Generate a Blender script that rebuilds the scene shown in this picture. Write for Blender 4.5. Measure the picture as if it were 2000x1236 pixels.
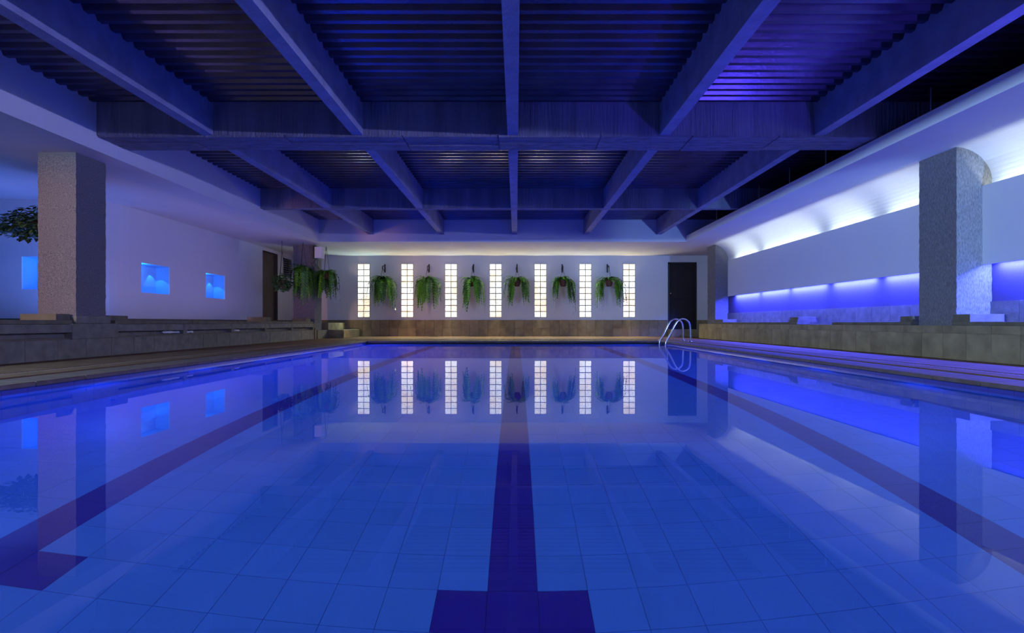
import bpy, bmesh, math, random
from mathutils import Vector, Matrix
R = math.radians
rnd = random.Random(7)
sc = bpy.context.scene
for o in list(bpy.data.objects):
    bpy.data.objects.remove(o, do_unlink=True)
COL = sc.collection

# ------------------------------------------------------------------ camera
CAMZ = 0.516                      # above the water (water surface is z = 0)
cd = bpy.data.cameras.new('camera')
cam = bpy.data.objects.new('camera', cd)
COL.objects.link(cam)
cam.location = (0, 0, CAMZ)
cam.rotation_euler = (R(90), 0, 0)
cd.sensor_width = 36
cd.lens = 18.0
cd.shift_x = -0.004
cd.shift_y = 0.006
cd.clip_start = 0.02
sc.camera = cam

# ------------------------------------------------------------------ world, exposure
w = bpy.data.worlds.new('world')
sc.world = w
w.use_nodes = True
w.node_tree.nodes['Background'].inputs[0].default_value = (0.05, 0.06, 0.2, 1)
w.node_tree.nodes['Background'].inputs[1].default_value = 0.0
sc.view_settings.view_transform = 'Standard'
sc.view_settings.look = 'None'
sc.view_settings.gamma = 1
sc.view_settings.use_curve_mapping = False
sc.view_settings.exposure = 0.0
sc.cycles.sample_clamp_indirect = 3.0
sc.cycles.max_bounces = 10
sc.cycles.diffuse_bounces = 5
sc.cycles.use_denoising = True

# ------------------------------------------------------------------ lamps
WHITE = (0.86, 1.0, 0.97)
BLUE = (0.042, 0.058, 1.0)
POOL = (0.03, 0.085, 1.0)


def lamp(name, kind, loc, target, color, power, **kw):
    ld = bpy.data.lights.new(name, kind)
    ld.color = color
    ld.energy = power
    o = bpy.data.objects.new(name, ld)
    COL.objects.link(o)
    o.location = loc
    d = Vector(target) - Vector(loc)
    o.rotation_euler = d.to_track_quat('-Z', 'Y').to_euler()
    for k, v in kw.items():
        if k == 'mis':
            ld.cycles.use_multiple_importance_sampling = v
        else:
            setattr(ld, k, v)
    return o


def strip(name, x, z, y0, y1, tx, tz, color, power_per_m, width=0.03):
    """a tube or fill strip lying along the Y axis, shining towards (tx, tz)"""
    L = y1 - y0
    ym = (y0 + y1) / 2
    o = lamp(name, 'AREA', (x, ym, z), (tx, ym, tz), color, power_per_m * L, shape='RECTANGLE', size=width, size_y=L)
    d = Vector((tx - x, 0, tz - z)).normalized()
    zl = -d
    yl = Vector((0, 1, 0))
    xl = yl.cross(zl)
    o.rotation_euler = Matrix((xl, yl, zl)).transposed().to_euler()
    return o


# white tubes in the cove above the hanging panel, blue tubes under its lower edge
TUBES = [(-1.3, -0.1), (0.0, 1.2), (1.3, 2.5), (2.6, 3.8), (3.9, 5.1), (5.2, 6.05),
         (6.82, 7.9), (8.12, 9.2), (9.42, 10.6), (10.72, 11.9), (12.02, 13.3)]
for a, b in TUBES[:6] + [(6.82, 7.84), (8.22, 9.28), (9.64, 11.82), (12.10, 13.30)]:
    strip('cove_tube', 5.68, 1.56 + CAMZ, a, b, 5.66, 2.2 + CAMZ, WHITE, 4.5)
for a, b in TUBES:
    strip('blue_tube', 5.66, 0.716 + CAMZ, a, b, 5.66, 0.0 + CAMZ, BLUE, 140.0)
# underwater lamps in the long walls of the pool, just below the surface
for y in (0.0, 1.5, 3.0, 4.5, 6.0, 7.5, 9.0, 10.5, 12.0):
    for sx in (-1, 1):
        wx = -3.60 if sx < 0 else 3.48
        lamp('pool_lamp', 'SPOT', (wx, y, -0.10), (wx - sx * 0.55, y, -1.2), POOL, 2.0 + 5.4 * y + 0.9 * y * y,
             spot_size=R(126), spot_blend=0.35, shadow_soft_size=0.03, mis=False)
lamp('pool_side_lamp', 'SPOT', (3.45, 2.7, -0.12), (-3.67, 4.1, -0.12), (0.045, 0.085, 1.0), 1400.0, spot_size=R(20), spot_blend=1.0, shadow_soft_size=0.03, mis=False)
lamp('pool_end_fill', 'AREA', (0, -0.45, -0.6), (0, 4, -0.8), POOL, 4.0, shape='RECTANGLE', size=5.5, size_y=0.5, mis=False)  # broad unseen panel added at the near end to light the pool floor
# warm lamp of the lounge behind the camera
lamp('lounge_lamp', 'SPOT', (-6.9, -1.2, 1.5), (-5.75, 6.3, 1.35), (1.0, 0.42, 0.2), 1150.0, spot_size=R(21), spot_blend=0.7, shadow_soft_size=0.25)
# unseen cool fill strips added under the soffits to brighten the walls
def soffit_fill(name, x, z, y0, y1, side, color, power):
    return strip(name, x, z, y0, y1, x + side, z - 0.03, color, power, width=0.02)


soffit_fill('soffit_fill', 5.15, 2.59, -2.6, 2.6, -1, (0.40, 0.42, 1.0), 84.0)
soffit_fill('soffit_fill', -6.8, 2.616, -2.6, 2.6, 1, (0.38, 0.60, 1.0), 185.0)
# unseen violet and blue fills added behind the bench to brighten the left wall
strip('bench_fill', -6.05, 0.535, 7.3, 13.2, -6.2, 3.0, (0.46, 0.36, 1.0), 2.4)
lamp('bench_fill', 'AREA', (-8.2, 7.4, 0.535), (-8.3, 7.5, 3.0), (0.10, 0.22, 1.0), 34.0, shape='RECTANGLE', size=3.0, size_y=0.05)
# unseen cool fill spot added to brighten the big column's front
lamp('column_fill', 'SPOT', (5.50, 1.6, 1.0), (5.50, 6.15, 1.35), (0.24, 0.46, 1.0), 1150.0, spot_size=R(34), spot_blend=0.5, shadow_soft_size=0.0)
# unseen blue fill added to light the roof in place of the deck's glow
lamp('roof_fill', 'SPOT', (4.3, 1.7, 0.4), (2.9, 4.4, 3.2), (0.09, 0.06, 1.0), 480.0, spot_size=R(50), spot_blend=0.8, shadow_soft_size=0.0)
# unseen spots added to strengthen the window light on soffit and deck
for k_, x_ in enumerate((-4.80, -3.43, -2.05, -.645, .766, 2.18, 3.56)):
    c_ = (0.75, 1.0, 0.9) if k_ == 0 else ((1.0, 0.88, 0.55) if k_ in (1, 3, 6) else (1.0, 0.97, 0.78))
    lamp('window_fill', 'SPOT', (x_, 16.06, 1.55), (x_, 15.2, 2.63), c_, 34.0, spot_size=R(112), spot_blend=0.5, shadow_soft_size=0.0)
    lamp('window_fill', 'SPOT', (x_, 16.06, 1.0), (x_, 15.2, 0.2), c_, 30.0 if k_ == 0 else 105.0, spot_size=R(112), spot_blend=0.5, shadow_soft_size=0.0)

# ------------------------------------------------------------------ materials


def nodes_of(name):
    m = bpy.data.materials.new(name)
    m.use_nodes = True
    nt = m.node_tree
    b = nt.nodes['Principled BSDF']
    return m, nt, b


def mat(name, col, rough=0.6, metal=0.0, var=0.0, scale=8.0, bump=0.0, bscale=60.0, detail=4.0, rand=0.0, spec=0.5, col2=None,
        stretch=None, bdist=0.01):
    """procedural surface: noise colour variation, fine bump relief, per-object shade"""
    m, nt, b = nodes_of(name)
    b.inputs['Roughness'].default_value = rough
    b.inputs['Metallic'].default_value = metal
    b.inputs['Specular IOR Level'].default_value = spec
    N, L = nt.nodes, nt.links
    tc = N.new('ShaderNodeTexCoord')
    vec = tc.outputs['Object']
    if stretch:
        mp = N.new('ShaderNodeMapping')
        mp.inputs['Scale'].default_value = stretch
        L.new(vec, mp.inputs[0])
        vec = mp.outputs[0]
    if rand > 0:
        oi = N.new('ShaderNodeObjectInfo')
        ad = N.new('ShaderNodeVectorMath')
        ad.operation = 'ADD'
        sm = N.new('ShaderNodeVectorMath')
        sm.operation = 'SCALE'
        sm.inputs[0].default_value = (37.0, 17.0, 29.0)
        L.new(oi.outputs['Random'], sm.inputs['Scale'])
        L.new(vec, ad.inputs[0])
        L.new(sm.outputs[0], ad.inputs[1])
        vec = ad.outputs[0]
    no = N.new('ShaderNodeTexNoise')
    no.inputs['Scale'].default_value = scale
    no.inputs['Detail'].default_value = detail
    L.new(vec, no.inputs['Vector'])
    mx = N.new('ShaderNodeMix')
    mx.data_type = 'RGBA'
    c2 = col2 if col2 else tuple(max(0, c * (1 - var)) for c in col)
    c1 = col if col2 else tuple(min(1, c * (1 + var)) for c in col)
    mx.inputs['A'].default_value = (*c1, 1)
    mx.inputs['B'].default_value = (*c2, 1)
    cr = N.new('ShaderNodeMapRange')
    cr.inputs['From Min'].default_value = 0.3
    cr.inputs['From Max'].default_value = 0.7
    L.new(no.outputs['Fac'], cr.inputs['Value'])
    L.new(cr.outputs[0], mx.inputs['Factor'])
    out = mx.outputs['Result']
    if rand > 0:
        hs = N.new('ShaderNodeHueSaturation')
        mr = N.new('ShaderNodeMapRange')
        mr.inputs['To Min'].default_value = 1 - rand
        mr.inputs['To Max'].default_value = 1 + rand
        L.new(oi.outputs['Random'], mr.inputs['Value'])
        L.new(mr.outputs[0], hs.inputs['Value'])
        L.new(out, hs.inputs['Color'])
        out = hs.outputs[0]
    L.new(out, b.inputs['Base Color'])
    if bump > 0:
        n2 = N.new('ShaderNodeTexNoise')
        n2.inputs['Scale'].default_value = bscale
        n2.inputs['Detail'].default_value = 5
        L.new(vec, n2.inputs['Vector'])
        bp = N.new('ShaderNodeBump')
        bp.inputs['Strength'].default_value = bump
        bp.inputs['Distance'].default_value = bdist
        L.new(n2.outputs['Fac'], bp.inputs['Height'])
        L.new(bp.outputs[0], b.inputs['Normal'])
    return m


M = {}
M['plaster'] = mat('white_plaster', (0.72, 0.72, 0.74), 0.85, var=0.03, scale=1.5, bump=0.10, bscale=40, spec=0.2)
M['blue_lit_wall'] = mat('blue_tube_light_tint', (0.085, 0.075, 0.115), 0.8, var=0.05, scale=2, bump=0.1, bscale=40, spec=0.2)  # white wall, darkened and tinted to hold the blue tube light
M['niche'] = mat('niche_glow_tint', (0.36, 0.60, 0.86), 0.8, var=0.02, scale=2, bump=0.05, bscale=40, spec=0.2)  # blue lamp glow mixed into the niche colour
M['panel'] = mat('panel_paint', (0.70, 0.70, 0.72), 0.7, var=0.02, scale=1.2, bump=0.03, bscale=30, spec=0.3)
M['beam'] = mat('board_marked_concrete', (0.25, 0.26, 0.38), 0.85, var=0.16, scale=5, bump=0.8, bscale=30, spec=0.2, stretch=(1, 1, 1))
M['cross'] = mat('cross_beam_concrete', (0.25, 0.25, 0.34), 0.9, var=0.25, scale=3, bump=1.0, bscale=22, spec=0.15, stretch=(1.6, 6, 0.12), bdist=0.03)
M['aggregate'] = mat('exposed_aggregate', (0.29, 0.27, 0.265), 0.9, col2=(0.085, 0.08, 0.085), scale=120, bump=0.9, bscale=110, detail=3, spec=0.2, bdist=0.012)
M['chiselled'] = mat('chiselled_concrete', (0.30, 0.29, 0.285), 0.9, col2=(0.14, 0.135, 0.14), scale=125, bump=1.0, bscale=100, detail=4, spec=0.2, bdist=0.014, stretch=(1, 1, 0.22))
M['rod'] = mat('hanger_steel', (0.45, 0.45, 0.45), 0.5, metal=0.2, var=0.05)
M['roof'] = mat('corrugated_steel', (0.10, 0.085, 0.13), 0.27, metal=0.6, var=0.25, scale=3, bump=0.12, bscale=30)
M['stone'] = mat('olive_stone', (0.29, 0.235, 0.125), 0.75, var=0.25, scale=5, bump=0.3, bscale=60, rand=0.13, spec=0.25)
M['grey_stone'] = mat('grey_stone', (0.18, 0.18, 0.135), 0.8, var=0.22, scale=9, bump=0.4, bscale=70, rand=0.10, spec=0.25)
M['slab'] = mat('slab_stone', (0.15, 0.135, 0.085), 0.8, var=0.2, scale=7, bump=0.3, bscale=60, rand=0.08, spec=0.25)
M['deck'] = mat('deck_stone', (0.17, 0.10, 0.052), 0.85, var=0.22, scale=4, bump=0.25, bscale=50, spec=0.12)
M['coping'] = mat('coping_stone', (0.135, 0.09, 0.066), 0.75, var=0.18, scale=12, bump=0.4, bscale=80, rand=0.05, spec=0.3)
M['drain'] = mat('drain_clay', (0.13, 0.06, 0.05), 0.7, var=0.2, scale=10)
M['drain_bar'] = mat('drain_bar_clay', (0.20, 0.12, 0.09), 0.7, var=0.15, scale=10)
M['grout'] = mat('pool_grout', (0.04, 0.14, 0.38), 0.9, var=0.05)
M['stone_grout'] = mat('stone_grout', (0.19, 0.165, 0.09), 0.9, var=0.05)
M['tile'] = mat('pool_tile', (0.088, 0.275, 0.68), 0.35, var=0.04, scale=3, rand=0.04)
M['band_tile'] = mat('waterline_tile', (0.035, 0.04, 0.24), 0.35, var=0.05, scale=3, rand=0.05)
M['tile_dark'] = mat('lane_tile', (0.03, 0.012, 0.25), 0.35, var=0.05, scale=3, rand=0.03)
M['door'] = mat('black_door', (0.018, 0.017, 0.018), 0.5, var=0.2, scale=3)
M['brown_door'] = mat('brown_door', (0.12, 0.085, 0.055), 0.6, var=0.1, scale=4)
M['steel'] = mat('polished_steel', (0.75, 0.76, 0.78), 0.14, metal=1.0, var=0.03)
M['iron'] = mat('dark_iron', (0.02, 0.02, 0.022), 0.5, metal=0.4, var=0.1)
M['clay'] = mat('terracotta_pot', (0.13, 0.055, 0.035), 0.8, var=0.2, scale=20)
M['fern_a'] = mat('fern_green', (0.15, 0.42, 0.025), 0.5, var=0.35, scale=5, rand=0.45)
M['fern_b'] = mat('fern_deep_green', (0.04, 0.17, 0.012), 0.5, var=0.3, scale=5, rand=0.4)
M['ivy'] = mat('ivy_green', (0.06, 0.15, 0.04), 0.45, var=0.45, scale=25)
M['white'] = mat('white_enamel', (0.72, 0.72, 0.76), 0.4, var=0.02)
M['louver'] = mat('louver_paint', (0.30, 0.29, 0.30), 0.5, var=0.08)
M['dark'] = mat('dark_void', (0.015, 0.015, 0.017), 0.9, var=0.1)
M['piece'] = mat('white_piece', (0.85, 0.87, 0.9), 0.6, var=0.05)
M['pipe'] = mat('red_pipe', (0.16, 0.03, 0.02), 0.5, var=0.1)
M['mortar'] = mat('block_mortar', (0.22, 0.19, 0.12), 0.9, var=0.2, scale=20)

# still pool water
m, nt, b = nodes_of('pool_water')
b.inputs['Base Color'].default_value = (1, 1, 1, 1)
b.inputs['Roughness'].default_value = 0.0
b.inputs['IOR'].default_value = 1.333
b.inputs['Transmission Weight'].default_value = 1.0
N, L = nt.nodes, nt.links
tc = N.new('ShaderNodeTexCoord')
wn = N.new('ShaderNodeTexNoise')
wn.inputs['Scale'].default_value = 1.3
wn.inputs['Detail'].default_value = 1.0
L.new(tc.outputs['Object'], wn.inputs['Vector'])
bp = N.new('ShaderNodeBump')
bp.inputs['Strength'].default_value = 0.05
bp.inputs['Distance'].default_value = 0.004
L.new(wn.outputs['Fac'], bp.inputs['Height'])
L.new(bp.outputs[0], b.inputs['Normal'])
M['water'] = m


def glass_block_mat(name, warm, cool, strength):
    """back-lit rippled glass block: its light comes from the lit shaft behind"""
    m, nt, b = nodes_of(name)
    N, L = nt.nodes, nt.links
    tc = N.new('ShaderNodeTexCoord')
    oi = N.new('ShaderNodeObjectInfo')
    ad = N.new('ShaderNodeVectorMath')
    ad.operation = 'ADD'
    L.new(tc.outputs['Object'], ad.inputs[0])
    L.new(oi.outputs['Location'], ad.inputs[1])
    n1 = N.new('ShaderNodeTexNoise')
    n1.inputs['Scale'].default_value = 34
    n1.inputs['Detail'].default_value = 3
    n1.inputs['Distortion'].default_value = 1.5
    L.new(ad.outputs[0], n1.inputs['Vector'])
    n2 = N.new('ShaderNodeTexNoise')
    n2.inputs['Scale'].default_value = 1.4
    L.new(ad.outputs[0], n2.inputs['Vector'])
    mx = N.new('ShaderNodeMix')
    mx.data_type = 'RGBA'
    mx.inputs['A'].default_value = (*warm, 1)
    mx.inputs['B'].default_value = (*cool, 1)
    mr2 = N.new('ShaderNodeMapRange')
    mr2.inputs['From Min'].default_value = 0.38
    mr2.inputs['From Max'].default_value = 0.58
    L.new(n2.outputs['Fac'], mr2.inputs['Value'])
    L.new(mr2.outputs[0], mx.inputs['Factor'])
    mr = N.new('ShaderNodeMapRange')
    mr.inputs['From Min'].default_value = 0.35
    mr.inputs['From Max'].default_value = 0.6
    mr.inputs['To Min'].default_value = strength * 0.34
    mr.inputs['To Max'].default_value = strength * 1.15
    L.new(n1.outputs['Fac'], mr.inputs['Value'])
    L.new(mx.outputs['Result'], b.inputs['Emission Color'])
    L.new(mr.outputs[0], b.inputs['Emission Strength'])
    b.inputs['Base Color'].default_value = (0.7, 0.75, 0.72, 1)
    b.inputs['Roughness'].default_value = 0.15
    return m


M['block'] = glass_block_mat('lit_glass_block', (1.0, 0.83, 0.55), (0.95, 0.97, 0.93), 1.25)

# ------------------------------------------------------------------ geometry helpers


class MB:
    def __init__(self):
        self.v, self.f, self.smooth = [], [], []

    def add(self, verts, faces, smooth=False):
        n = len(self.v)
        self.v += [tuple(p) for p in verts]
        self.f += [tuple(i + n for i in f) for f in faces]
        self.smooth += [smooth] * len(faces)
        return self

    def box(self, x0, x1, y0, y1, z0, z1):
        v = [(x0, y0, z0), (x1, y0, z0), (x1, y1, z0), (x0, y1, z0), (x0, y0, z1), (x1, y0, z1), (x1, y1, z1), (x0, y1, z1)]
        return self.add(v, [(0, 3, 2, 1), (4, 5, 6, 7), (0, 1, 5, 4), (1, 2, 6, 5), (2, 3, 7, 6), (3, 0, 4, 7)])

    def prism_y(self, prof, y0, y1, smooth=False):
        """closed (x, z) profile swept along Y"""
        n = len(prof)
        v = [(x, y0, z) for x, z in prof] + [(x, y1, z) for x, z in prof]
        f = [(i, (i + 1) % n, n + (i + 1) % n, n + i) for i in range(n)]
        self.add(v, f, smooth)
        self.add(v, [tuple(range(n - 1, -1, -1)), tuple(range(n, 2 * n))])
        return self

    def tube(self, pts, r, n=8, cap=True):
        pts = [Vector(p) for p in pts]
        rs = r if isinstance(r, (list, tuple)) else [r] * len(pts)
        ring = []
        up = None
        for i, p in enumerate(pts):
            t = (pts[min(i + 1, len(pts) - 1)] - pts[max(i - 1, 0)]).normalized()
            if up is None:
                up = Vector((0, 0, 1)) if abs(t.z) < 0.9 else Vector((1, 0, 0))
            s = t.cross(up).normalized()
            up = s.cross(t).normalized()
            ring += [p + (s * math.cos(2 * math.pi * k / n) + up * math.sin(2 * math.pi * k / n)) * rs[i] for k in range(n)]
        f = []
        for i in range(len(pts) - 1):
            for k in range(n):
                a, b = i * n + k, i * n + (k + 1) % n
                f.append((a, b, b + n, a + n))
        self.add(ring, f, True)
        if cap:
            self.add(ring[:n], [tuple(range(n))])
            self.add(ring[-n:], [tuple(range(n - 1, -1, -1))])
        return self

    def lathe(self, prof, c=(0, 0, 0), n=16):
        v = [(c[0] + r * math.cos(2 * math.pi * k / n), c[1] + r * math.sin(2 * math.pi * k / n), c[2] + z) for r, z in prof for k in range(n)]
        f = []
        for i in range(len(prof) - 1):
            for k in range(n):
                a, b = i * n + k, i * n + (k + 1) % n
                f.append((a, b, b + n, a + n))
        return self.add(v, f, True)

    def mesh(self, name, m, bevel=0.0):
        me = bpy.data.meshes.new(name)
        me.from_pydata(self.v, [], self.f)
        me.polygons.foreach_set('use_smooth', self.smooth)
        if m:
            me.materials.append(m)
        bm = bmesh.new()
        bm.from_mesh(me)
        bmesh.ops.remove_doubles(bm, verts=bm.verts, dist=1e-5)
        if bevel > 0:
            bmesh.ops.bevel(bm, geom=list(bm.edges), offset=bevel, segments=1, affect='EDGES', profile=0.5)
        bmesh.ops.recalc_face_normals(bm, faces=bm.faces)
        bm.to_mesh(me)
        bm.free()
        return me

    def obj(self, name, m, parent=None, bevel=0.0):
        return link(name, self.mesh(name, m, bevel), parent)


def link(name, me, parent=None, loc=None):
    o = bpy.data.objects.new(name, me)
    COL.objects.link(o)
    if parent:
        o.parent = parent
    if loc is not None:
        o.location = loc
    return o


def struct(o, label=None):
    o['kind'] = 'structure'
    if label:
        o['label'] = label
    return o


def tag(o, label, cat, group=None):
    o['label'] = label
    o['category'] = cat
    if group:
        o['group'] = group
    return o


def empty(name, loc):
    o = bpy.data.objects.new(name, None)
    COL.objects.link(o)
    o.location = loc
    o.empty_display_size = 0.1
    return o


def B(*a):
    return MB().box(*a)


def zc(z):
    return z + CAMZ


# ------------------------------------------------------------------ pool
PXL, PXR, PYN, PYF, PZ = -3.67, 3.55, -0.6, 12.5, -1.2
T = 0.2
pool = struct(B(PXL - .2, PXR + .2, PYN - .2, PYF + .2, PZ - .2, PZ - .006).obj('pool_floor', M['grout']))
tile_me = B(-.0991, .0991, -.0991, .0991, -.02, 0).mesh('tile', M['tile'])
lane_me = B(-.0991, .0991, -.0991, .0991, -.02, 0).mesh('lane_tile', M['tile_dark'])
far_l, far_d = MB(), MB()
cx0 = -0.014
cand = []
for i in range(-18, 18):
    x = cx0 + T * i
    xl, xr = max(x - .0991, PXL), min(x + .0991, PXR)
    if xr - xl < 0.02:
        continue
    for j in range(-14, 54):
        y = 1.95 + T * j
        if y - .1 < PYN or y + .1 > PYF + .1:
            continue
        dark = i in (-10, 0, 10) and y > 1.8
        if abs(y - 1.95) < .01 and i in (-11, -9, -1, 1):
            dark = True
        view = y > 1.7 and abs(x) < y * 1.04 + .1
        cand.append((y if view else 99, x, y, xl, xr, dark))
cand.sort(key=lambda c: (c[0], abs(c[1])))
for k, (yy, x, y, xl, xr, dark) in enumerate(cand):
    full = xr - xl > .19
    if k < 298 and yy < 50:
        if full:
            link('tile', lane_me if dark else tile_me, pool, (x, y, PZ))
        else:
            B(xl, xr, y - .0991, y + .0991, PZ - .02, PZ).obj('tile', M['tile_dark'] if dark else M['tile'], pool)
    else:
        (far_d if dark else far_l).box(xl, xr, y - .0991, y + .0991, PZ - .02, PZ)
o = far_l.obj('tiling', M['tile'], pool)
o['kind'] = 'stuff'
o = far_d.obj('lane_marking', M['tile_dark'], pool)
o['kind'] = 'stuff'
o['label'] = 'dark blue tiles of the lane lines'


def pool_wall(name, axis, pos, outward, a0, a1):
    """pool wall of 20 cm wide tiles under a dark waterline band"""
    th = .15
    lo, hi = (pos, pos + outward * th) if outward > 0 else (pos + outward * th, pos)
    off = outward * .006
    if axis == 'x':
        root = B(lo + off, hi + off, a0, a1, PZ, .03).obj(name, M['grout'])
    else:
        root = B(a0, a1, lo + off, hi + off, PZ, .03).obj(name, M['grout'])
    struct(root)
    n = int((a1 - a0) / T)
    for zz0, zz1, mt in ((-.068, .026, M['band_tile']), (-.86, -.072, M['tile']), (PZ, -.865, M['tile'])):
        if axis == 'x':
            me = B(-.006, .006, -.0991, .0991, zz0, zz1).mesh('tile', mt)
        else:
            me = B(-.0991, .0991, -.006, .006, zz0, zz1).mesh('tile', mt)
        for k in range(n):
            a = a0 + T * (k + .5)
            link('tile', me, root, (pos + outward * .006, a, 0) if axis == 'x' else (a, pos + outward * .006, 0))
    return root


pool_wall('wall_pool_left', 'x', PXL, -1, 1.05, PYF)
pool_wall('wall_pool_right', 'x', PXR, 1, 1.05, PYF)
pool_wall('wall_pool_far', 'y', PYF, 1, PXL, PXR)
struct(B(PXL, PXR, PYN - .15, PYN, PZ, .03).obj('wall_pool_near', M['tile']))
for nm, x0, x1 in (('wall_pool_left_end', PXL - .15, PXL), ('wall_pool_right_end', PXR, PXR + .15)):
    struct(B(x0, x1, PYN, 1.05, PZ, .03).obj(nm, M['tile']))
# water surface
wm = MB().add([(PXL - .02, PYN - .02, 0), (PXR + .02, PYN - .02, 0), (PXR + .02, PYF + .02, 0), (PXL - .02, PYF + .02, 0)], [(0, 1, 2, 3)])
wat = wm.obj('pool_water', M['water'])
struct(wat, 'still clear blue pool water mirroring the hall')

# ------------------------------------------------------------------ deck
DZ = 0.081
CW = 0.36            # coping width
CZ = 0.070
deck = MB()
deck.box(-13, PXL - CW, -3, PYF + CW, -.2, DZ - .008)
deck.box(PXR + CW, 6.4, -3, PYF + CW, -.2, DZ - .008)
deck.box(-13, 6.4, PYF + CW, 16.4, -.2, DZ - .008)
deck.box(PXL - CW, PXR + CW, -3, PYN - CW, -.2, DZ - .008)
floor = struct(deck.obj('floor', M['deck']))


def coping_run(axis, fixed0, fixed1, a0, a1, step):
    n = max(1, round((a1 - a0) / step))
    s = (a1 - a0) / n
    c = (fixed0 + fixed1) / 2
    h = (fixed1 - fixed0) / 2
    if axis == 'y':
        me = B(-h, h, -s / 2 + .002, s / 2 - .002, .034 - CZ, 0).mesh('coping_stone', M['coping'], bevel=.006)
    else:
        me = B(-s / 2 + .002, s / 2 - .002, -h, h, .034 - CZ, 0).mesh('coping_stone', M['coping'], bevel=.006)
    for k in range(n):
        a = a0 + s * (k + .5)
        link('coping_stone', me, floor, (c, a, CZ) if axis == 'y' else (a, c, CZ))


OV = .03
coping_run('y', PXL - CW, PXL + OV, PYN, PYF + CW, .45)
coping_run('y', PXR - OV, PXR + CW, PYN, PYF + CW, .45)
coping_run('x', PYF - OV, PYF + CW, PXL + OV, PXR - OV, .45)
coping_run('x', PYN - CW, PYN + OV, PXL - CW, PXR + CW, .45)
B(PXL - CW - .05, PXR + CW + .05, PYF, PYF + CW, -.2, .034).obj('coping_bed', M['stone_grout'], floor)
for x0, x1 in ((PXL - CW - .05, PXL - .16), (PXR + .16, PXR + CW + .05)):
    B(x0, x1, PYN, PYF, -.2, .034).obj('coping_bed', M['stone_grout'], floor)
# paving slabs of the deck with the drain channel between two bands
DL, DR, DF = -4.34, 4.20, 13.36


def paving(x0, x1, y0, y1, sx, sy, name='paving_slab'):
    nx, ny = max(1, round((x1 - x0) / sx)), max(1, round((y1 - y0) / sy))
    ax, ay = (x1 - x0) / nx, (y1 - y0) / ny
    me = B(-ax / 2 + .003, ax / 2 - .003, -ay / 2 + .003, ay / 2 - .003, -.03, 0).mesh(name, M['deck'])
    for i in range(nx):
        for j in range(ny):
            link(name, me, floor, (x0 + ax * (i + .5), y0 + ay * (j + .5), DZ + rnd.uniform(-.0012, .0012)))


paving(DL + .05, PXL - CW, 2.4, DF - .05, .3, .6)
paving(-5.36, DL - .05, 2.4, DF + .05, 1.0, .6)
paving(PXR + CW, DR - .05, 2.4, DF - .05, .3, .6)
paving(DR + .05, 5.2, 2.4, DF + .05, 1.0, .6)
paving(DL + .05, DR - .05, PYF + CW, DF - .05, .6, .45)
paving(-4.9, 4.75, DF + .05, 16.1, .6, .9)
dr = MB()
dr.box(DL - .05, DL + .05, -3, DF + .05, .03, DZ - .012)
dr.box(DR - .05, DR + .05, -3, DF + .05, .03, DZ - .012)
dr.box(DL, DR, DF - .05, DF + .05, .03, DZ - .012)
dr.obj('drain_channel', M['drain'], floor)
bars = MB()
y = 2.4
while y < DF:
    for x in (DL, DR):
        bars.box(x - .045, x + .045, y, y + .022, DZ - .013, DZ - .004)
    y += .05
x = DL + .05
while x < DR:
    bars.box(x, x + .05, DF - .045, DF + .045, DZ - .013, DZ - .002)
    x += .16
o = bars.obj('drain_grating', M['drain_bar'], floor)
o['kind'] = 'stuff'

# ------------------------------------------------------------------ far wall with seven glass-block windows
FY = 16.13
SZ = zc(2.11)          # soffit height
WX = [-4.80, -3.43, -2.05, -.645, .766, 2.18, 3.56]
WW, WZ0, WZ1 = .194, zc(.165), zc(1.855)
DX0, DX1, DZ0, DZ1 = 4.78, 5.68, .306, zc(1.90)
fw = MB()
fw.box(-7.3, WX[0] - WW, FY, FY + .2, 0, SZ)
for a, b_ in zip(WX, WX[1:]):
    fw.box(a + WW, b_ - WW, FY, FY + .2, 0, SZ)
fw.box(WX[-1] + WW, DX0, FY, FY + .2, 0, SZ)
fw.box(DX0, DX1, FY, FY + .2, 0, DZ0)
fw.box(DX0, DX1, FY, FY + .2, DZ1, SZ)
fw.box(DX1, 6.5, FY, FY + .2, 0, SZ)
for a in WX:
    fw.box(a - WW, a + WW, FY, FY + .2, 0, WZ0)
    fw.box(a - WW, a + WW, FY, FY + .2, WZ1, SZ)
wall_far = struct(fw.obj('wall_far', M['plaster']))
# stone wainscot tiles
WT = .60
B(-7.1, DX0 - .02, FY - .02, FY, DZ - .01, WT - .004).obj('wainscot_bed', M['stone_grout'], wall_far)
for r, (z0, z1) in enumerate(((DZ, .338), (.342, WT))):
    nt_ = 36
    s = (DX0 - .04 + 5.4) / nt_
    me = B(-s / 2 + .0025, s / 2 - .0025, -.018, .018, z0, z1).mesh('wainscot_tile', M['stone'])
    for k in range(nt_):
        link('wainscot_tile', me, wall_far, (-5.4 + s * (k + .5) - .0, FY - .024 + rnd.uniform(-.002, .002), 0))
for z0, z1 in ((DZ, .338), (.342, WT)):
    B(DX1 + .02, 6.4, FY - .045, FY, z0, z1).obj('wainscot_tile', M['stone'], wall_far)
bw = .183
bh = (WZ1 - WZ0) / 9
block = MB()
hx, hz, dp = bw / 2, bh / 2 - .0065, .03
block.add([(-hx, 0, -hz), (hx, 0, -hz), (hx, 0, hz), (-hx, 0, hz),
           (-hx + .006, -dp, -hz + .006), (hx - .006, -dp, -hz + .006), (hx - .006, -dp, hz - .006), (-hx + .006, -dp, hz - .006)],
          [(4, 5, 6, 7), (0, 1, 5, 4), (1, 2, 6, 5), (2, 3, 7, 6), (3, 0, 4, 7)])
block_me = block.mesh('glass_block', M['block'])
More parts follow.
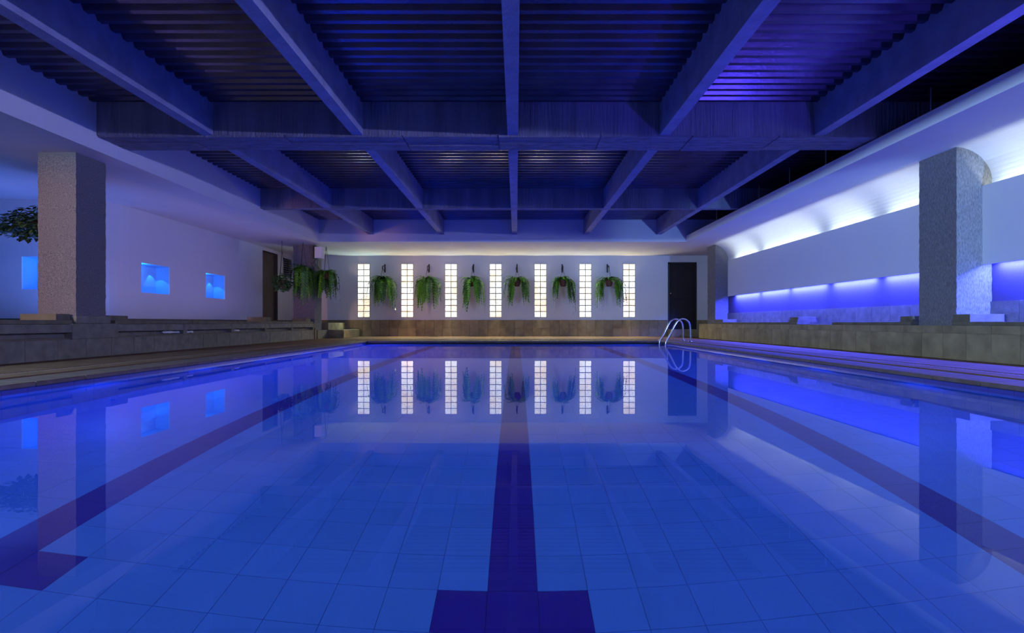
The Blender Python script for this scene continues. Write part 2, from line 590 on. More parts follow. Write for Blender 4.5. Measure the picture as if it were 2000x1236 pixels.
for n, x in enumerate(WX):
    win = struct(B(x - WW, x + WW, FY - .003, FY + .1, WZ0, WZ1).obj('window_%d' % (n + 1), M['mortar']),
                 'tall glowing glass block window, %s from the door end of the far wall' % ('first second third fourth fifth sixth seventh'.split()[6 - n]))
    for c in (-1, 1):
        for r in range(9):
            link('glass_block', block_me, win, (x + c * .0965, FY + .022, WZ0 + bh * (r + .5)))
# black door
door = struct(B(DX0 + .04, DX1 - .04, FY + .03, FY + .07, DZ0, DZ1 - .04).obj('door_1', M['door']), 'black door at the far end of the hall')
B(DX0, DX0 + .05, FY - .02, FY + .1, DZ0, DZ1).obj('door_frame', M['door'], door)
B(DX1 - .05, DX1, FY - .02, FY + .1, DZ0, DZ1).obj('door_frame', M['door'], door)
B(DX0, DX1, FY - .02, FY + .1, DZ1 - .05, DZ1).obj('door_frame', M['door'], door)
B(DX0 + .05, DX1 - .05, FY + .015, FY + .035, 1.30, 1.335).obj('rail', M['door'], door)
MB().lathe([(0, 0), (.025, .003), (.025, .03), (0, .034)], n=10).obj('knob', M['steel'], door).location = (DX0 + .09, FY + .0, 1.42)
land = MB().box(4.74, 5.74, 15.55, FY - .046, DZ, DZ0 - .002).obj('door_step', M['stone'])
tag(land, 'low stone step in front of the black door', 'step')

# ------------------------------------------------------------------ left wall, curved in plan, with lit niches and a doorway
LX = -7.05
PL = [(-13.0, 8.75), (-7.62, 8.75)]
for k in range(1, 8):
    a = math.pi / 2 * k / 8
    PL.append((-7.62 + .57 * math.sin(a), 9.32 - .57 * math.cos(a)))
PL += [(LX, 9.32), (LX, FY)]
NZ0, NZ1, ND = zc(.57), zc(1.13), .26
lw = MB()


def wall_seg(p, q, z0, z1, t=.02):
    d = Vector((q[0] - p[0], q[1] - p[1])).normalized()
    n = Vector((-d.y, d.x))                       # points away from the hall
    v = [(p[0], p[1]), (q[0], q[1]), (q[0] + n.x * t, q[1] + n.y * t), (p[0] + n.x * t, p[1] + n.y * t)]
    lw.add([(x, y, z0) for x, y in v] + [(x, y, z1) for x, y in v],
           [(0, 1, 2, 3), (4, 7, 6, 5), (0, 4, 5, 1), (1, 5, 6, 2), (2, 6, 7, 3), (3, 7, 4, 0)])


def wall_run(p, q, holes):
    """straight wall with rectangular holes given as (s0, s1, z0, z1) along it"""
    P, Q = Vector(p), Vector(q)
    Ln = (Q - P).length
    d = (Q - P) / Ln
    at = lambda s: tuple(P + d * s)
    s = 0
    for s0, s1, z0, z1 in holes:
        wall_seg(at(s), at(s0), 0, SZ)
        if z0 > 0:
            wall_seg(at(s0), at(s1), 0, z0)
        wall_seg(at(s0), at(s1), z1, SZ)
        s = s1
    wall_seg(at(s), at(Ln), 0, SZ)


N0 = (-8.45, -7.68)
N1 = (9.63, 10.42)
N2 = (11.63, 12.40)
DY = (14.24, 15.16)
LV = (15.50, 16.10)
wall_run(PL[0], PL[1], [(N0[0] + 13, N0[1] + 13, NZ0, NZ1)])
for p, q in zip(PL[1:-2], PL[2:-1]):
    wall_seg(p, q, 0, SZ)
wall_run(PL[-2], PL[-1], [(N1[0] - 9.32, N1[1] - 9.32, NZ0, NZ1), (N2[0] - 9.32, N2[1] - 9.32, NZ0, NZ1),
                          (DY[0] - 9.32, DY[1] - 9.32, .5, zc(2.02)), (LV[0] - 9.32, LV[1] - 9.32, zc(1.42), zc(1.97))])
wall_left = struct(lw.obj('wall_left', M['plaster']))
t = .015


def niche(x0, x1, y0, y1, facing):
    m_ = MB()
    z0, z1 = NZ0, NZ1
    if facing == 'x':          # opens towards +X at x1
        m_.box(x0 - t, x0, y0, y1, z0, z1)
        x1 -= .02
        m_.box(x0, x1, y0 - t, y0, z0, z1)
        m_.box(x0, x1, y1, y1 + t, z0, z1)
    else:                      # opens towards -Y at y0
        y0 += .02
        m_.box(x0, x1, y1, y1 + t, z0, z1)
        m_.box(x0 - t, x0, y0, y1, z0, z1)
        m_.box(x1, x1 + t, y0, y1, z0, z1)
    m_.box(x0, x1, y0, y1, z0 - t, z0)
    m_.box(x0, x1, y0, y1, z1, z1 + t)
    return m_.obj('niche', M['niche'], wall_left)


NB = (0.02, 0.30, 1.0)
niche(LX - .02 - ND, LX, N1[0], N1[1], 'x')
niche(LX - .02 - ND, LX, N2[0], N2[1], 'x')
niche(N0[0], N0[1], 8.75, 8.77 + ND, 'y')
for ya, yb in (N1, N2):
    ym = (ya + yb) / 2
    lamp('niche_lamp', 'SPOT', (LX - .17, yb - .20, NZ1 - .02), (LX - .19, yb - .13, NZ0), NB, 8.0, spot_size=R(64), spot_blend=0.08, shadow_soft_size=0)
    lamp('niche_glow', 'POINT', (LX - .13, ya + .14, NZ1 - .12), (LX, ya, 0), NB, 4.2, shadow_soft_size=0)
lamp('niche_lamp', 'SPOT', (N0[0] + .36, 8.90, NZ1 - .03), (N0[0] + .36, 8.96, NZ0), NB, 13.0, spot_size=R(62), spot_blend=0.15, shadow_soft_size=0)
lamp('niche_glow', 'POINT', (N0[0] + .5, 8.86, NZ1 - .06), (0, 9, 0), NB, 4.5, shadow_soft_size=0)
# skirting along the left wall
bs = MB()
for p, q in zip(PL, PL[1:]):
    d = Vector((q[0] - p[0], q[1] - p[1])).normalized()
    n = Vector((d.y, -d.x)) * .02
    v = [(p[0], p[1]), (q[0], q[1]), (q[0] + n.x, q[1] + n.y), (p[0] + n.x, p[1] + n.y)]
    bs.add([(x, y, .45) for x, y in v] + [(x, y, .588) for x, y in v],
           [(0, 1, 2, 3), (4, 7, 6, 5), (0, 4, 5, 1), (1, 5, 6, 2), (2, 6, 7, 3), (3, 7, 4, 0)])
struct(bs.obj('baseboard_left', M['slab']))
d2 = struct(B(LX - .14, LX - .10, DY[0], DY[1], .5, zc(2.02)).obj('door_2', M['brown_door']), 'brown door in the white left wall')
for y0, y1 in ((DY[0] - .0, DY[0] + .03), (DY[1] - .03, DY[1])):
    B(LX - .10, LX - .01, y0, y1, .5, zc(2.02)).obj('door_frame', M['brown_door'], d2)
lv = struct(B(LX - .12, LX - .10, LV[0], LV[1], zc(1.42), zc(1.97)).obj('window_8', M['dark']), 'dark louvred vent window beside the brown door')
for k in range(8):
    z = zc(1.42) + .035 + k * .066
    MB().add([(LX - .005, LV[0], z - .02), (LX - .005, LV[1], z - .02), (LX - .07, LV[1], z + .02), (LX - .07, LV[0], z + .02),
              (LX - .005, LV[0], z - .012), (LX - .005, LV[1], z - .012), (LX - .07, LV[1], z + .028), (LX - .07, LV[0], z + .028)],
             [(0, 3, 2, 1), (4, 5, 6, 7), (0, 1, 5, 4), (1, 2, 6, 5), (2, 3, 7, 6), (3, 0, 4, 7)]).obj('slat', M['louver'], lv)

# ------------------------------------------------------------------ ceiling: soffits, fascias, roof deck, beams
RZ = zc(2.683)
BZ = zc(2.30)
FL, FR, FF = -5.15, 4.45, 13.37
sof = MB()
sof.box(-13, FL, -3, FY + .2, SZ, SZ + .1)            # left
sof.box(FL, 6.5, FF, FY + .2, SZ, SZ + .1)            # far
ceiling = struct(sof.obj('ceiling', M['plaster']))
B(FL - .1, FL, -3, FF, SZ + .1, RZ + .05).obj('fascia', M['plaster'], ceiling)
B(FL - .1, 6.5, FF, FF + .1, SZ + .1, RZ + .05).obj('fascia', M['plaster'], ceiling)
# right soffit slab curving down into the light cove
prof = [(FR, SZ + .16), (FR, SZ)]
for k in range(0, 13):
    a = math.pi / 2 * k / 12
    prof.append((5.27 + .45 * math.sin(a), zc(1.68) + .43 * math.cos(a)))
prof += [(5.72, zc(1.4)), (5.95, zc(1.4)), (5.95, SZ + .16)]
cove = struct(MB().prism_y(prof, -3, FF).obj('ceiling_cove', M['plaster']), 'white suspended soffit curving down into the light cove')
p2 = [(4.45, SZ - .001)] + prof[2:-3] + [(5.72, zc(1.4)), (5.95, zc(1.4)), (5.95, SZ - .001)]
MB().prism_y(p2, FF, 13.86).obj('cove_end', M['plaster'], cove)
for f_ in cove.data.polygons:
    f_.use_smooth = False
for y in (4.6, 5.8, 7.77, 8.8, 9.9, 12.0):
    MB().tube([(4.7, y, SZ + .16), (4.7, y, RZ - .02)], .009, n=6).obj('hanger_rod', M['rod'], cove)
# corrugated roof deck, ribs running across the hall
pit = .148
prof = []
y = -3.0
x_roof0, x_roof1 = FL - .05, 8.2
rv, rf = [], []
ys = []
while y < FF + .1:
    ys += [(y, RZ), (y + .052, RZ), (y + .074, RZ + .042), (y + .126, RZ + .042)]
    y += pit
for yy, zz in ys:
    rv += [(x_roof0, yy, zz), (x_roof1, yy, zz)]
for k in range(len(ys) - 1):
    rf.append((2 * k, 2 * k + 1, 2 * k + 3, 2 * k + 2))
roof = MB().add(rv, rf)
struct(roof.obj('ceiling_roof_deck', M['roof']), 'dark corrugated steel roof deck')
struct(B(x_roof1, x_roof1 + .1, -3, FF + .1, SZ, RZ + .1).obj('wall_roof_void', M['dark']))
beams = [(-3.85, -3.72, 'first'), (-2.01, -1.88, 'second'), (-.105, .025, 'third'), (1.76, 1.89, 'fourth'), (3.66, 3.79, 'fifth')]
CB = [(6.284, 6.80), (10.31, 10.45)]
for x0, x1, nm in beams:
    bm_ = MB()
    ya = -3
    for c0, c1 in CB + [(FF, FF)]:
        bm_.box(x0, x1, ya, c0, BZ, RZ + .04)
        ya = c1
    struct(bm_.obj('beam', M['beam']), 'long concrete ceiling beam running down the hall, %s from the door to the niches side' % nm)
for (y0, y1), nm in zip(CB, ('wide board marked concrete cross beam between the front columns', 'thin concrete cross beam farther down the hall')):
    m_ = MB()
    m_.box(FL, 7.2, y0, y1, BZ, RZ + .04)
    bo = struct(m_.obj('beam', M['cross']), nm)
    if y1 - y0 > .3:
        # board seams on the underside, shuttering boards about 9 cm wide
        x = FL + .02
        k = 0
        while x < 4.4:
            wdt = rnd.uniform(1.0, 1.5)
            for j in range(5):
                ya = y0 + (y1 - y0) * j / 5
                B(x, min(x + wdt - .02, 4.44), ya + .006, ya + (y1 - y0) / 5 - .006, BZ - .010 - rnd.uniform(0, .012), BZ).obj('board_mark', M['cross'], bo)
            x += wdt

# ------------------------------------------------------------------ right wall, hanging panel, ledge, columns
wr = MB()
wr.box(5.72, 5.92, -3, 13.86, zc(.9), zc(1.4))
wall_right = struct(wr.obj('wall_right', M['plaster']))
B(5.72, 5.92, -3, 13.86, .1, zc(.9)).obj('tube_lit_band', M['blue_lit_wall'], wall_right)['label'] = 'lower band of the white wall, coloured for the blue tube light'
struct(B(5.92, 6.5, 13.80, 14.36, 0, SZ).obj('wall_right_return', M['plaster']))
struct(B(6.3, 6.5, 14.36, FY, 0, SZ).obj('wall_right_far', M['plaster']))
pn = MB()
pn.box(5.60, 5.62, -3, 6.15, zc(.695), zc(1.643))
pn.box(5.60, 5.62, 6.75, 13.54, zc(.695), zc(1.643))
for y0, y1 in ((-3, 6.15), (6.75, 13.54)):
    pn.box(5.62, 5.66, y0, y1, zc(1.0), zc(1.03))
panel = struct(pn.obj('wall_right_panel', M['panel']), 'white panel hung off the right wall with light above and below')
for y in (-1, 1.2, 3.4, 5.5, 7.2, 9.3, 11.4, 13.2):
    B(5.62, 5.72, y - .02, y + .02, zc(1.1), zc(1.2)).obj('bracket', M['iron'], panel)
# stone dado behind the ledge
y = 3.0
me_d = B(-.012, .012, -.1975, .1975, .48, zc(.255)).mesh('dado_tile', M['grey_stone'])
while y < 13.6:
    link('dado_tile', me_d, wall_right, (5.708, y + .2, 0))
    y += .4
# ledge with stone facing
ledge = struct(B(5.225, 5.72, 2.4, 14.4, DZ - .02, .478).obj('wall_ledge', M['stone_grout']), 'low stone faced ledge along the right side of the pool deck')
me_t = B(-.013, .013, -.1585, .1585, DZ, .388).mesh('facing_tile', M['stone'])
me_c = B(-.013, .013, -.1585, .1585, .390, .482).mesh('facing_tile', M['stone'])
y = 2.4
while y < 14.35:
    link('facing_tile', me_t, ledge, (5.213 + rnd.uniform(-.002, .002), y + .16, 0))
    link('facing_tile', me_c, ledge, (5.213 + rnd.uniform(-.002, .002), y + .16, 0))
    y += .32
for z0, z1 in ((DZ, .388), (.392, .482)):
    for x0, x1 in ((5.23, 5.47), (5.475, 5.72)):
        B(x0, x1, 14.4, 14.425, z0, z1).obj('facing_tile', M['stone'], ledge)
for y0, y1 in ((2.4, 4.2), (4.205, 6.13), (6.76, 8.45), (9.5, 11.2), (11.205, 13.7)):
    B(5.21, 5.46, y0, y1, .483, .527).obj('coping_slab', M['slab'], ledge, bevel=.004)


def loose_slab(x0, x1, y0, y1, z0, z1, label, group='loose stone slabs on the ledges', side=1):
    """stone slab with one rounded corner away from the pool"""
    r = min(.09, (x1 - x0) * .3, (y1 - y0) * .45)
    pts = [(x0, y0), (x1 - r, y0)] if side > 0 else [(x0 + r, y0), (x1, y0), (x1, y1), (x0 + r, y1)]
    if side > 0:
        for k in range(5):
            a = -math.pi / 2 + math.pi / 2 * k / 4
            pts.append((x1 - r + r * math.cos(a), y0 + r + r * math.sin(a)))
        pts += [(x1, y1), (x0, y1)]
    else:
        for k in range(1, 5):
            a = math.pi / 2 + math.pi / 2 * k / 4
            pts.append((x0 + r + r * math.cos(a), y1 - r + r * math.sin(a)))
        pts += [(x0, y0 + .01)]
    cx, cy = (x0 + x1) / 2, (y0 + y1) / 2
    n = len(pts)
    g = .004
    mbb = MB()
    rings = [(z0, 0), (z1 - g, 0), (z1, g)]
    for zz, ins in rings:
        for px, py in pts:
            mbb.v.append((px - cx - math.copysign(ins, px - cx), py - cy - math.copysign(ins, py - cy), zz - z0))
    for a in range(2):
        for i in range(n):
            mbb.f.append((a * n + i, a * n + (i + 1) % n, (a + 1) * n + (i + 1) % n, (a + 1) * n + i))
            mbb.smooth.append(False)
    mbb.f += [tuple(range(n - 1, -1, -1)), tuple(range(2 * n, 3 * n))]
    mbb.smooth += [False, False]
    o = mbb.obj('stone_slab', M['slab'])
    o.location = (cx, cy, z0)
    tag(o, label, 'slab', group)
    return o


loose_slab(5.23, 5.68, 5.90, 6.13, .527, .615, 'stone slab lit blue on the ledge, touching the near face of the big right column')
loose_slab(5.23, 5.60, 6.76, 6.97, .527, .605, 'dark stone slab on the ledge just behind the big right column')
loose_slab(5.22, 5.62, 9.50, 9.80, .527, .572, 'lower slab of the two stacked midway along the right ledge')
loose_slab(5.24, 5.61, 9.51, 9.80, .574, .622, 'upper slab of the two stacked midway along the right ledge')
loose_slab(5.33, 5.74, 13.2, 13.78, .527, .60, 'blue lit slab on the ledge at the foot of the far right column')

columns = [(-5.92, -5.45, 6.34, 6.80, .503, 'thick rough aggregate column on the bench beside the hanging ivy'),
           (5.29, 5.715, 6.15, 6.72, .478, 'thick rough aggregate column on the blue lit ledge'),
           (-6.04, -5.47, 13.88, 14.40, .31, 'distant aggregate column behind the two hanging ferns'),
           (5.37, 5.80, 13.80, 14.36, .478, 'distant aggregate column next to the black door')]
for x0, x1, y0, y1, z0, lab in columns:
    # gridded faces so the rough edges can wobble a little
    bm = bmesh.new()
    bmesh.ops.create_cube(bm, size=1)
    bmesh.ops.subdivide_edges(bm, edges=[e for e in bm.edges if abs(e.verts[0].co.z - e.verts[1].co.z) > .5], cuts=46)
    for v in bm.verts:
        v.co = Vector(((x0 + x1) / 2 + v.co.x * (x1 - x0), (y0 + y1) / 2 + v.co.y * (y1 - y0), (z0 + SZ) / 2 + v.co.z * (SZ - z0)))
        v.co.x += rnd.uniform(-.0028, .0028)
        v.co.y += rnd.uniform(-.0028, .0028)
    me = bpy.data.meshes.new('column')
    bm.to_mesh(me)
    bm.free()
    me.materials.append(M['chiselled'] if x0 > 0 else M['aggregate'])
    c = struct(link('column', me), lab)
    if x0 < -5 and y0 < 8:
        B(x0 - .04, x1 + .02, y0 - .02, y1 + .06, .505, .60).obj('plinth', M['grey_stone'], c, bevel=.006)
MB().tube([(-5.36, 13.62, DZ), (-5.36, 13.62, .38)], .012, n=8).obj('drain_pipe', M['pipe'], None)
tag(bpy.data.objects['drain_pipe'], 'thin red pipe at the foot of the far column by the steps', 'pipe')

# ------------------------------------------------------------------ left stone bench
BX = -5.38
bench = empty('stone_bench', (BX, 8, DZ))
tag(bench, 'long low stone bench wall with a slot running along the brown deck', 'bench')


def part(mb, name, m_, parent=bench, bevel=0.0):
    o = mb.obj(name, m_, parent, bevel)
    o.matrix_parent_inverse = Matrix.Translation(-Vector(parent.location))
    return o


part(B(-5.9, BX - .015, 2.4, 13.86, DZ - .01, .310), 'core', M['stone_grout'])
struct(B(-6.1, BX + .005, 13.868, 14.61, DZ - .01, .31).obj('wall_plinth', M['grey_stone']))
me_b = B(-.013, .013, -.1975, .1975, DZ, .312).mesh('facing_tile', M['grey_stone'])
y = 2.4
while y < 13.5:
    o = link('facing_tile', me_b, bench, (-.006 + rnd.uniform(-.002, .002), y + .2 - 8, -DZ))
    y += .4
part(B(-5.9, BX - .09, 2.4, 13.85, .31, .40), 'slot_back', M['grey_stone'])
part(B(-5.9, BX - .02, 2.4, 13.85, .312, .334), 'slot_sill', M['slab'])
edges = [2.4, 3.6, 4.9, 6.21, 6.90, 8.29, 9.69, 10.98, 12.27, 13.57, 13.85]
for a, b_ in zip(edges, edges[1:]):
    part(B(-5.9, BX, a + .003, b_ - .003, .396, .494), 'seat_beam', M['grey_stone'], bevel=.004)
for a in (8.29, 9.69, 10.98, 12.27, 13.57, 3.6, 4.9):
    part(B(BX - .12, BX - .005, a, a + .09, .334, .396), 'spacer_block', M['grey_stone'])
part(B(-5.9, BX + .01, 6.20, 6.92, .312, .503), 'column_base', M['grey_stone'], bevel=.006)
for a, b_ in ((2.4, 3.9), (3.905, 5.1), (5.105, 6.26), (6.93, 8.6), (8.605, 10.2), (10.205, 11.9), (11.905, 13.7)):
    part(B(-6.0, BX - .045, a, b_, .496, .546), 'seat_slab', M['slab'], bevel=.004)
pf = MB().box(LX + .03, -6.03, 2.4, 14.6, .2, .52).box(LX + .03, -6.32, 14.6, 16.08, .2, .52).box(-13, LX + .03, 2.4, 8.70, .2, .52)
struct(pf.obj('floor_platform', M['slab']))
loose_slab(-5.94, -5.50, 6.12, 6.315, .547, .622, 'brown stone slab on the bench, touching the near face of the left column', side=-1)
loose_slab(-5.94, -5.46, 6.86, 7.20, .547, .612, 'grey stone slab on the bench just behind the left column', side=-1)
loose_slab(-5.93, -5.50, 11.27, 11.50, .547, .64, 'stone slab on the bench in front of the brown door', side=-1)
loose_slab(-5.87, -5.50, 13.42, 13.70, .547, .63, 'stone slab on the bench under the big hanging fern', side=-1)


def crumple(name, x, y0, y1, z, h, lab, seed):  # thin crumpled white sheet laid in the bench slot
    z += .006
    r_ = random.Random(seed)
    m_ = MB()
    n = 12
    vv, ff = [], []
    for i in range(n + 1):
        t_ = i / n
        for j in range(4):
            vv.append((x - .02 - .013 * j + r_.uniform(-.008, .008), y0 + (y1 - y0) * t_, z + h * (.25 + .7 * abs(math.sin(t_ * 5 + j * 1.3 + seed))) * (1 if j in (1, 2) else .3) + .004))
    for i in range(n):
        for j in range(3):
            a = i * 4 + j
            ff.append((a, a + 1, a + 5, a + 4))
    m_.add(vv, ff, True)
    o = m_.obj(name, M['piece'])
    sm = o.modifiers.new('thickness', 'SOLIDIFY')
    sm.thickness = .004
    tag(o, lab, 'piece', 'white pieces in the bench slot')


crumple('white_piece', BX - .02, 7.86, 8.25, .334, .05, 'crumpled white cloth in the bench slot, before the first stone spacer past the column', 1)
crumple('white_piece', BX - .02, 8.41, 8.60, .334, .045, 'small crumpled white cloth in the slot just past that first spacer', 2)
crumple('white_piece', BX - .02, 9.82, 10.06, .334, .048, 'bright white cloth in the bench slot past the second spacer', 3)
steps = empty('stone_steps', (-5.4, 15.3, DZ))
tag(steps, 'two pale stone steps in the corner beyond the far left column', 'steps')
part(B(-6.3, -4.92, 14.62, FY - .05, DZ, .308), 'step', M['stone'], steps, bevel=.006)
part(B(-6.3, -5.36, 14.62, FY - .05, .309, .515), 'step', M['stone'], steps, bevel=.006)

# ------------------------------------------------------------------ small box on the far left column
bx = empty('wall_box', (-5.30, 13.75, zc(1.9)))
tag(bx, 'small white box with loose cables high on the far left column', 'box')
part(B(-5.44, -5.24, 13.80, 14.0, zc(1.74), zc(2.05)), 'casing', M['white'], bx, bevel=.01)
part(B(-5.475, -5.442, 13.78, 13.98, zc(1.72), zc(2.08)), 'back_plate', M['iron'], bx)
for k, (dx, dz) in enumerate(((-.17, -.30), (-.10, -.22), (-.02, -.32))):
    part(MB().tube([(-5.34 + dx * .3, 13.82, zc(1.74)), (-5.34 + dx, 13.80, zc(1.74) + dz * .5), (-5.30 + dx * .8, 13.79, zc(1.74) + dz)], .006, n=5), 'cable', M['iron'], bx)

# ------------------------------------------------------------------ pool ladder
lad = empty('pool_ladder', (3.5, 12.08, CZ))
tag(lad, 'polished steel pool ladder with two looped handrails at the pool corner', 'ladder')


def smooth_path(p, n=7):
    """Catmull-Rom through the points"""
    p = [Vector(q) for q in p]
    p = [p[0] * 2 - p[1]] + p + [p[-1] * 2 - p[-2]]
    out = []
    for i in range(1, len(p) - 2):
        for k in range(n):
            t_ = k / n
            out.append(0.5 * ((2 * p[i]) + (-p[i - 1] + p[i + 1]) * t_ + (2 * p[i - 1] - 5 * p[i] + 4 * p[i + 1] - p[i + 2]) * t_ ** 2 +
                              (-p[i - 1] + 3 * p[i] - 3 * p[i + 1] + p[i + 2]) * t_ ** 3))
    out.append(p[-2])
    return out


for y in (11.82, 12.34):
    pth = smooth_path([(3.475, y, -1.0), (3.465, y, -.5), (3.455, y, .02), (3.56, y, .24), (3.68, y, .48), (3.76, y, .575), (3.84, y, .60), (3.93, y, .575), (4.0, y, .50),
                       (4.02, y, .38), (4.025, y, .2), (4.025, y, DZ)])
    part(MB().tube(pth, .021, n=10), 'rail', M['steel'], lad)
    part(MB().lathe([(.021, .012), (.045, .012), (.05, 0)], (4.025, y, DZ), 12), 'flange', M['steel'], lad)
for z in (-.3, -.6, -.9):
    part(B(3.42, 3.50, 11.83, 12.33, z, z + .03), 'tread', M['steel'], lad, bevel=.005)

# ------------------------------------------------------------------ hanging ferns


def frond_mesh(seed, length, start, bend, mt):
    """one fern frond: midrib arching out and hanging, with pairs of leaflets"""
    r_ = random.Random(seed)
    n = 13
    pts = [Vector((0.03, 0, 0))]
    pitch = start
    s = length / n
    for i in range(n):
        t_ = i / n
        pitch = start - (start + R(86)) * min(1, (t_ / bend)) ** .8
        pts.append(pts[-1] + Vector((math.cos(pitch) * s, math.sin(t_ * 3 + seed) * .006, math.sin(pitch) * s)))
    m_ = MB()
    for i in range(1, n + 1):
        t_ = i / n
        w_ = .085 * math.sin(math.pi * min(1, t_ * .72 + .22)) ** .6 * (1 - .35 * t_) + .008
        d = (pts[i] - pts[i - 1]).normalized()
        side = Vector((0, 1, 0))
        nrm = d.cross(side).normalized()
        for sg in (-1, 1):
            base = pts[i - 1]
            tip = base + side * sg * w_ + d * s * 1.3 - nrm * r_.uniform(-.3, .4) * w_
            m_.add([base, base + d * s * .98, tip], [(0, 1, 2)])
        m_.add([pts[i - 1] + side * .006, pts[i - 1] - side * .006, pts[i] - side * .005, pts[i] + side * .005], [(0, 1, 2, 3)])
    return m_.mesh('frond', mt)


FR_LONG = [frond_mesh(k, rnd.uniform(.95, 1.25), R(rnd.uniform(25, 65)), rnd.uniform(.30, .48), M['fern_a'] if k % 3 else M['fern_b']) for k in range(12)]
FR_SHORT = [frond_mesh(50 + k, rnd.uniform(.34, .52), R(rnd.uniform(50, 82)), rnd.uniform(1.1, 1.9), M['fern_b'] if k % 2 else M['fern_a']) for k in range(8)]
pot_me = MB().lathe([(0, -.19), (.07, -.185), (.10, -.12), (.115, 0), (.12, .01), (.105, .01), (.10, -.02), (0, -.03)], n=14).mesh('pot', M['clay'])


def fern(loc, label, group, seed, scale=1.0, gaps=None, nl=54, ns=22, ztop=None, back=None):
    r_ = random.Random(seed)
    root = empty('hanging_fern', loc)
    tag(root, label, 'fern', group)
    p = link('pot', pot_me, root, (0, 0, 0))
    p.scale = (scale,) * 3
    ok = []
    for k in range(72):
        az = 2 * math.pi * k / 72
        if back and math.sin(az) > back:
            continue
        if gaps and any(abs(math.atan2(math.sin(az - g), math.cos(az - g))) < hw for g, hw in gaps):
            continue
        ok.append(az)
    NT = 9
    tails = []
    for k in range(NT):
        az = ok[int((k + r_.uniform(.15, .85)) / NT * len(ok))]
        tails.append((az, r_.uniform(.74, 1.18), r_.uniform(.5, 1.05)))
    for k in range(nl):
        az0, tl, sp = tails[k % NT]
        az = az0 + r_.gauss(0, .16)
        f = link('frond', r_.choice(FR_LONG), root, (0, 0, -.02))
        sx = sp * r_.uniform(.8, 1.1)
        sz = tl * r_.choice((r_.uniform(.55, .85), r_.uniform(.85, 1.0)))
        f.scale = (scale * sx, scale * r_.uniform(.8, 1.1), scale * sz)
        f.rotation_euler = (r_.uniform(-.06, .06), 0, az)
    for k in range(ns):
        az = r_.uniform(0, 2 * math.pi)
        if back and math.sin(az) > back:
            az = -az
        f = link('frond', r_.choice(FR_SHORT), root, (0, 0, 0))
        q = r_.uniform(.7, 1.05) * scale
        f.scale = (q, q, q)
        f.rotation_euler = (0, 0, az)
    if ztop:
        for a in (.5, 2.6, 4.7):
            MB().tube([(.11 * math.cos(a) * scale, .11 * math.sin(a) * scale, 0), (0, 0, ztop)], .004, n=4).obj('hanger_wire', M['iron'], root)
    return root


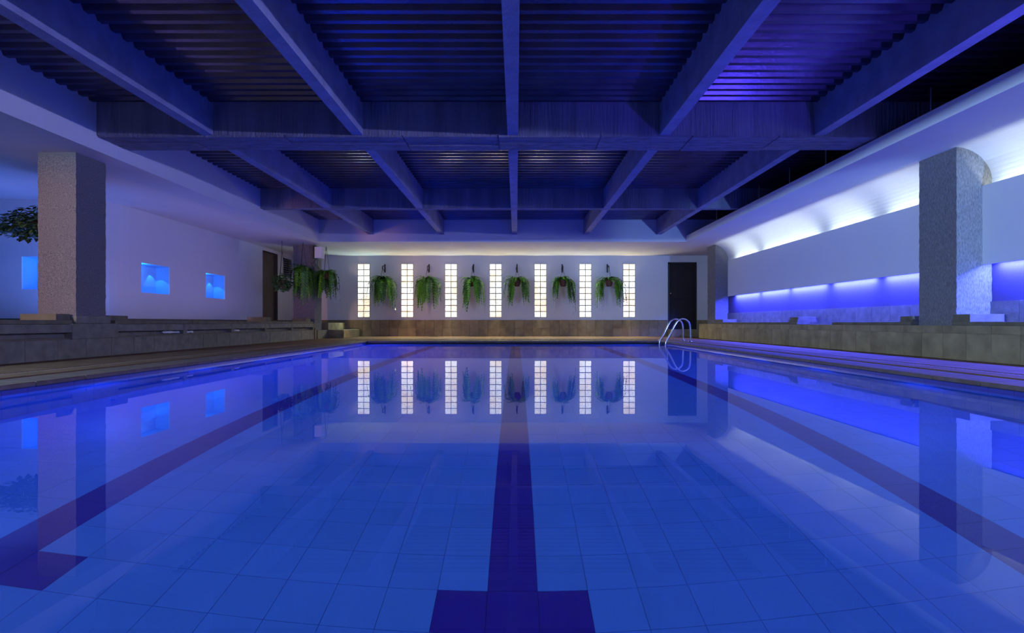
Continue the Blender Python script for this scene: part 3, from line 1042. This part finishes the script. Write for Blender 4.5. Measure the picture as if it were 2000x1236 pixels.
PX = [-4.13, -2.74, -1.34, .03, 1.45, 2.87]
SDS = 'first second third fourth fifth sixth'.split()
GAPS = [[(-1.9, .15)], [(-1.0, .45), (-2.2, .12)], [(-1.45, .3), (-2.4, .1)], [(-1.57, .72)], [(-1.62, .85)], [(-1.57, .9)]]
LOOK = ['long bushy fern', 'lopsided fern', 'fern in dense tails', 'fern parted over its pot', 'widely parted fern', 'fern split like legs']
for n, x in enumerate(PX):
    fern((x, 15.80, zc(1.30)), '%s between the %s and %s lit windows counted from the niches' % (LOOK[n], SDS[n], (SDS + ['seventh'])[n + 1]),
         'ferns hanging on the far wall', 100 + n, 1.0, GAPS[n], back=.55, ztop=.36)
    br = empty('wall_bracket', (x, FY, zc(1.75)))
    tag(br, 'dark bracket holding the %s fern from the niche side' % SDS[n], 'bracket', 'brackets on the far wall')
    part(B(x - .018, x + .018, FY - .02, FY, zc(1.58), zc(1.84)), 'plate', M['iron'], br)
    part(MB().tube([(x, FY - .01, zc(1.78)), (x, 15.86, zc(1.76)), (x, 15.80, zc(1.70)), (x, 15.80, zc(1.66))], .012, n=6), 'arm', M['iron'], br)
    part(MB().tube([(x, FY - .01, zc(1.60)), (x - .03, 15.98, zc(1.68)), (x - .01, 15.88, zc(1.75))], .010, n=6), 'brace', M['iron'], br)
fern((-5.62, 13.50, zc(1.40)), 'large dark fern hanging in front of the far left column', 'ferns by the far left column', 201, 0.95, None, nl=56, ztop=.71)
fern((-5.25, 14.15, zc(1.36)), 'bright fern hanging on the window side of the far left column', 'ferns by the far left column', 202, 0.88, [(-1.4, .25)], nl=52, ztop=.75)


def ivy(loc, rx, rz, n, seed, label, ztop, droop):
    r_ = random.Random(seed)
    root = empty('hanging_ivy', loc)
    tag(root, label, 'plant')
    p = link('pot', pot_me, root, (0, 0, 0))
    m_ = MB()
    for k in range(n):
        az = r_.uniform(0, 2 * math.pi)
        rr = rx * math.sqrt(r_.uniform(.02, 1))
        lim = math.sqrt(max(.05, 1 - (rr / rx) ** 2))
        z = r_.uniform(-rz, rz * .8) * lim - droop * (rr / rx) ** 2 * r_.uniform(.3, 1)
        c = Vector((rr * math.cos(az), rr * math.sin(az), z))
        d = Vector((math.cos(az) + r_.uniform(-.6, .6), math.sin(az) + r_.uniform(-.6, .6), r_.uniform(-1.1, .2))).normalized()
        sd = d.cross(Vector((r_.uniform(-.4, .4), r_.uniform(-.4, .4), 1))).normalized()
        nr = sd.cross(d)
        L_ = r_.uniform(.055, .095)
        m_.add([c, c + d * L_ * .45 + sd * L_ * .38, c + d * L_, c + d * L_ * .45 - sd * L_ * .38, c + d * L_ * .5 + nr * L_ * .1],
               [(0, 1, 4), (1, 2, 4), (2, 3, 4), (3, 0, 4)])
    o = m_.obj('foliage', M['ivy'], root)
    o['kind'] = 'stuff'
    for a in (.5, 2.6, 4.7):
        MB().tube([(.11 * math.cos(a), .11 * math.sin(a), 0), (0, 0, ztop * .75), (0, 0, ztop)], .005, n=4).obj('hanger_wire', M['iron'], root)
    return root


ivy((-6.70, 7.25, zc(1.46)), .42, .25, 1500, 5, 'dark leafy ivy in a basket hanging behind the front left column', .69, .22)
ivy((-5.99, 13.1, zc(1.08)), 0.21, .28, 520, 6, 'small dark ivy hanging beside the large fern on the brown door side', 1.01, .1)
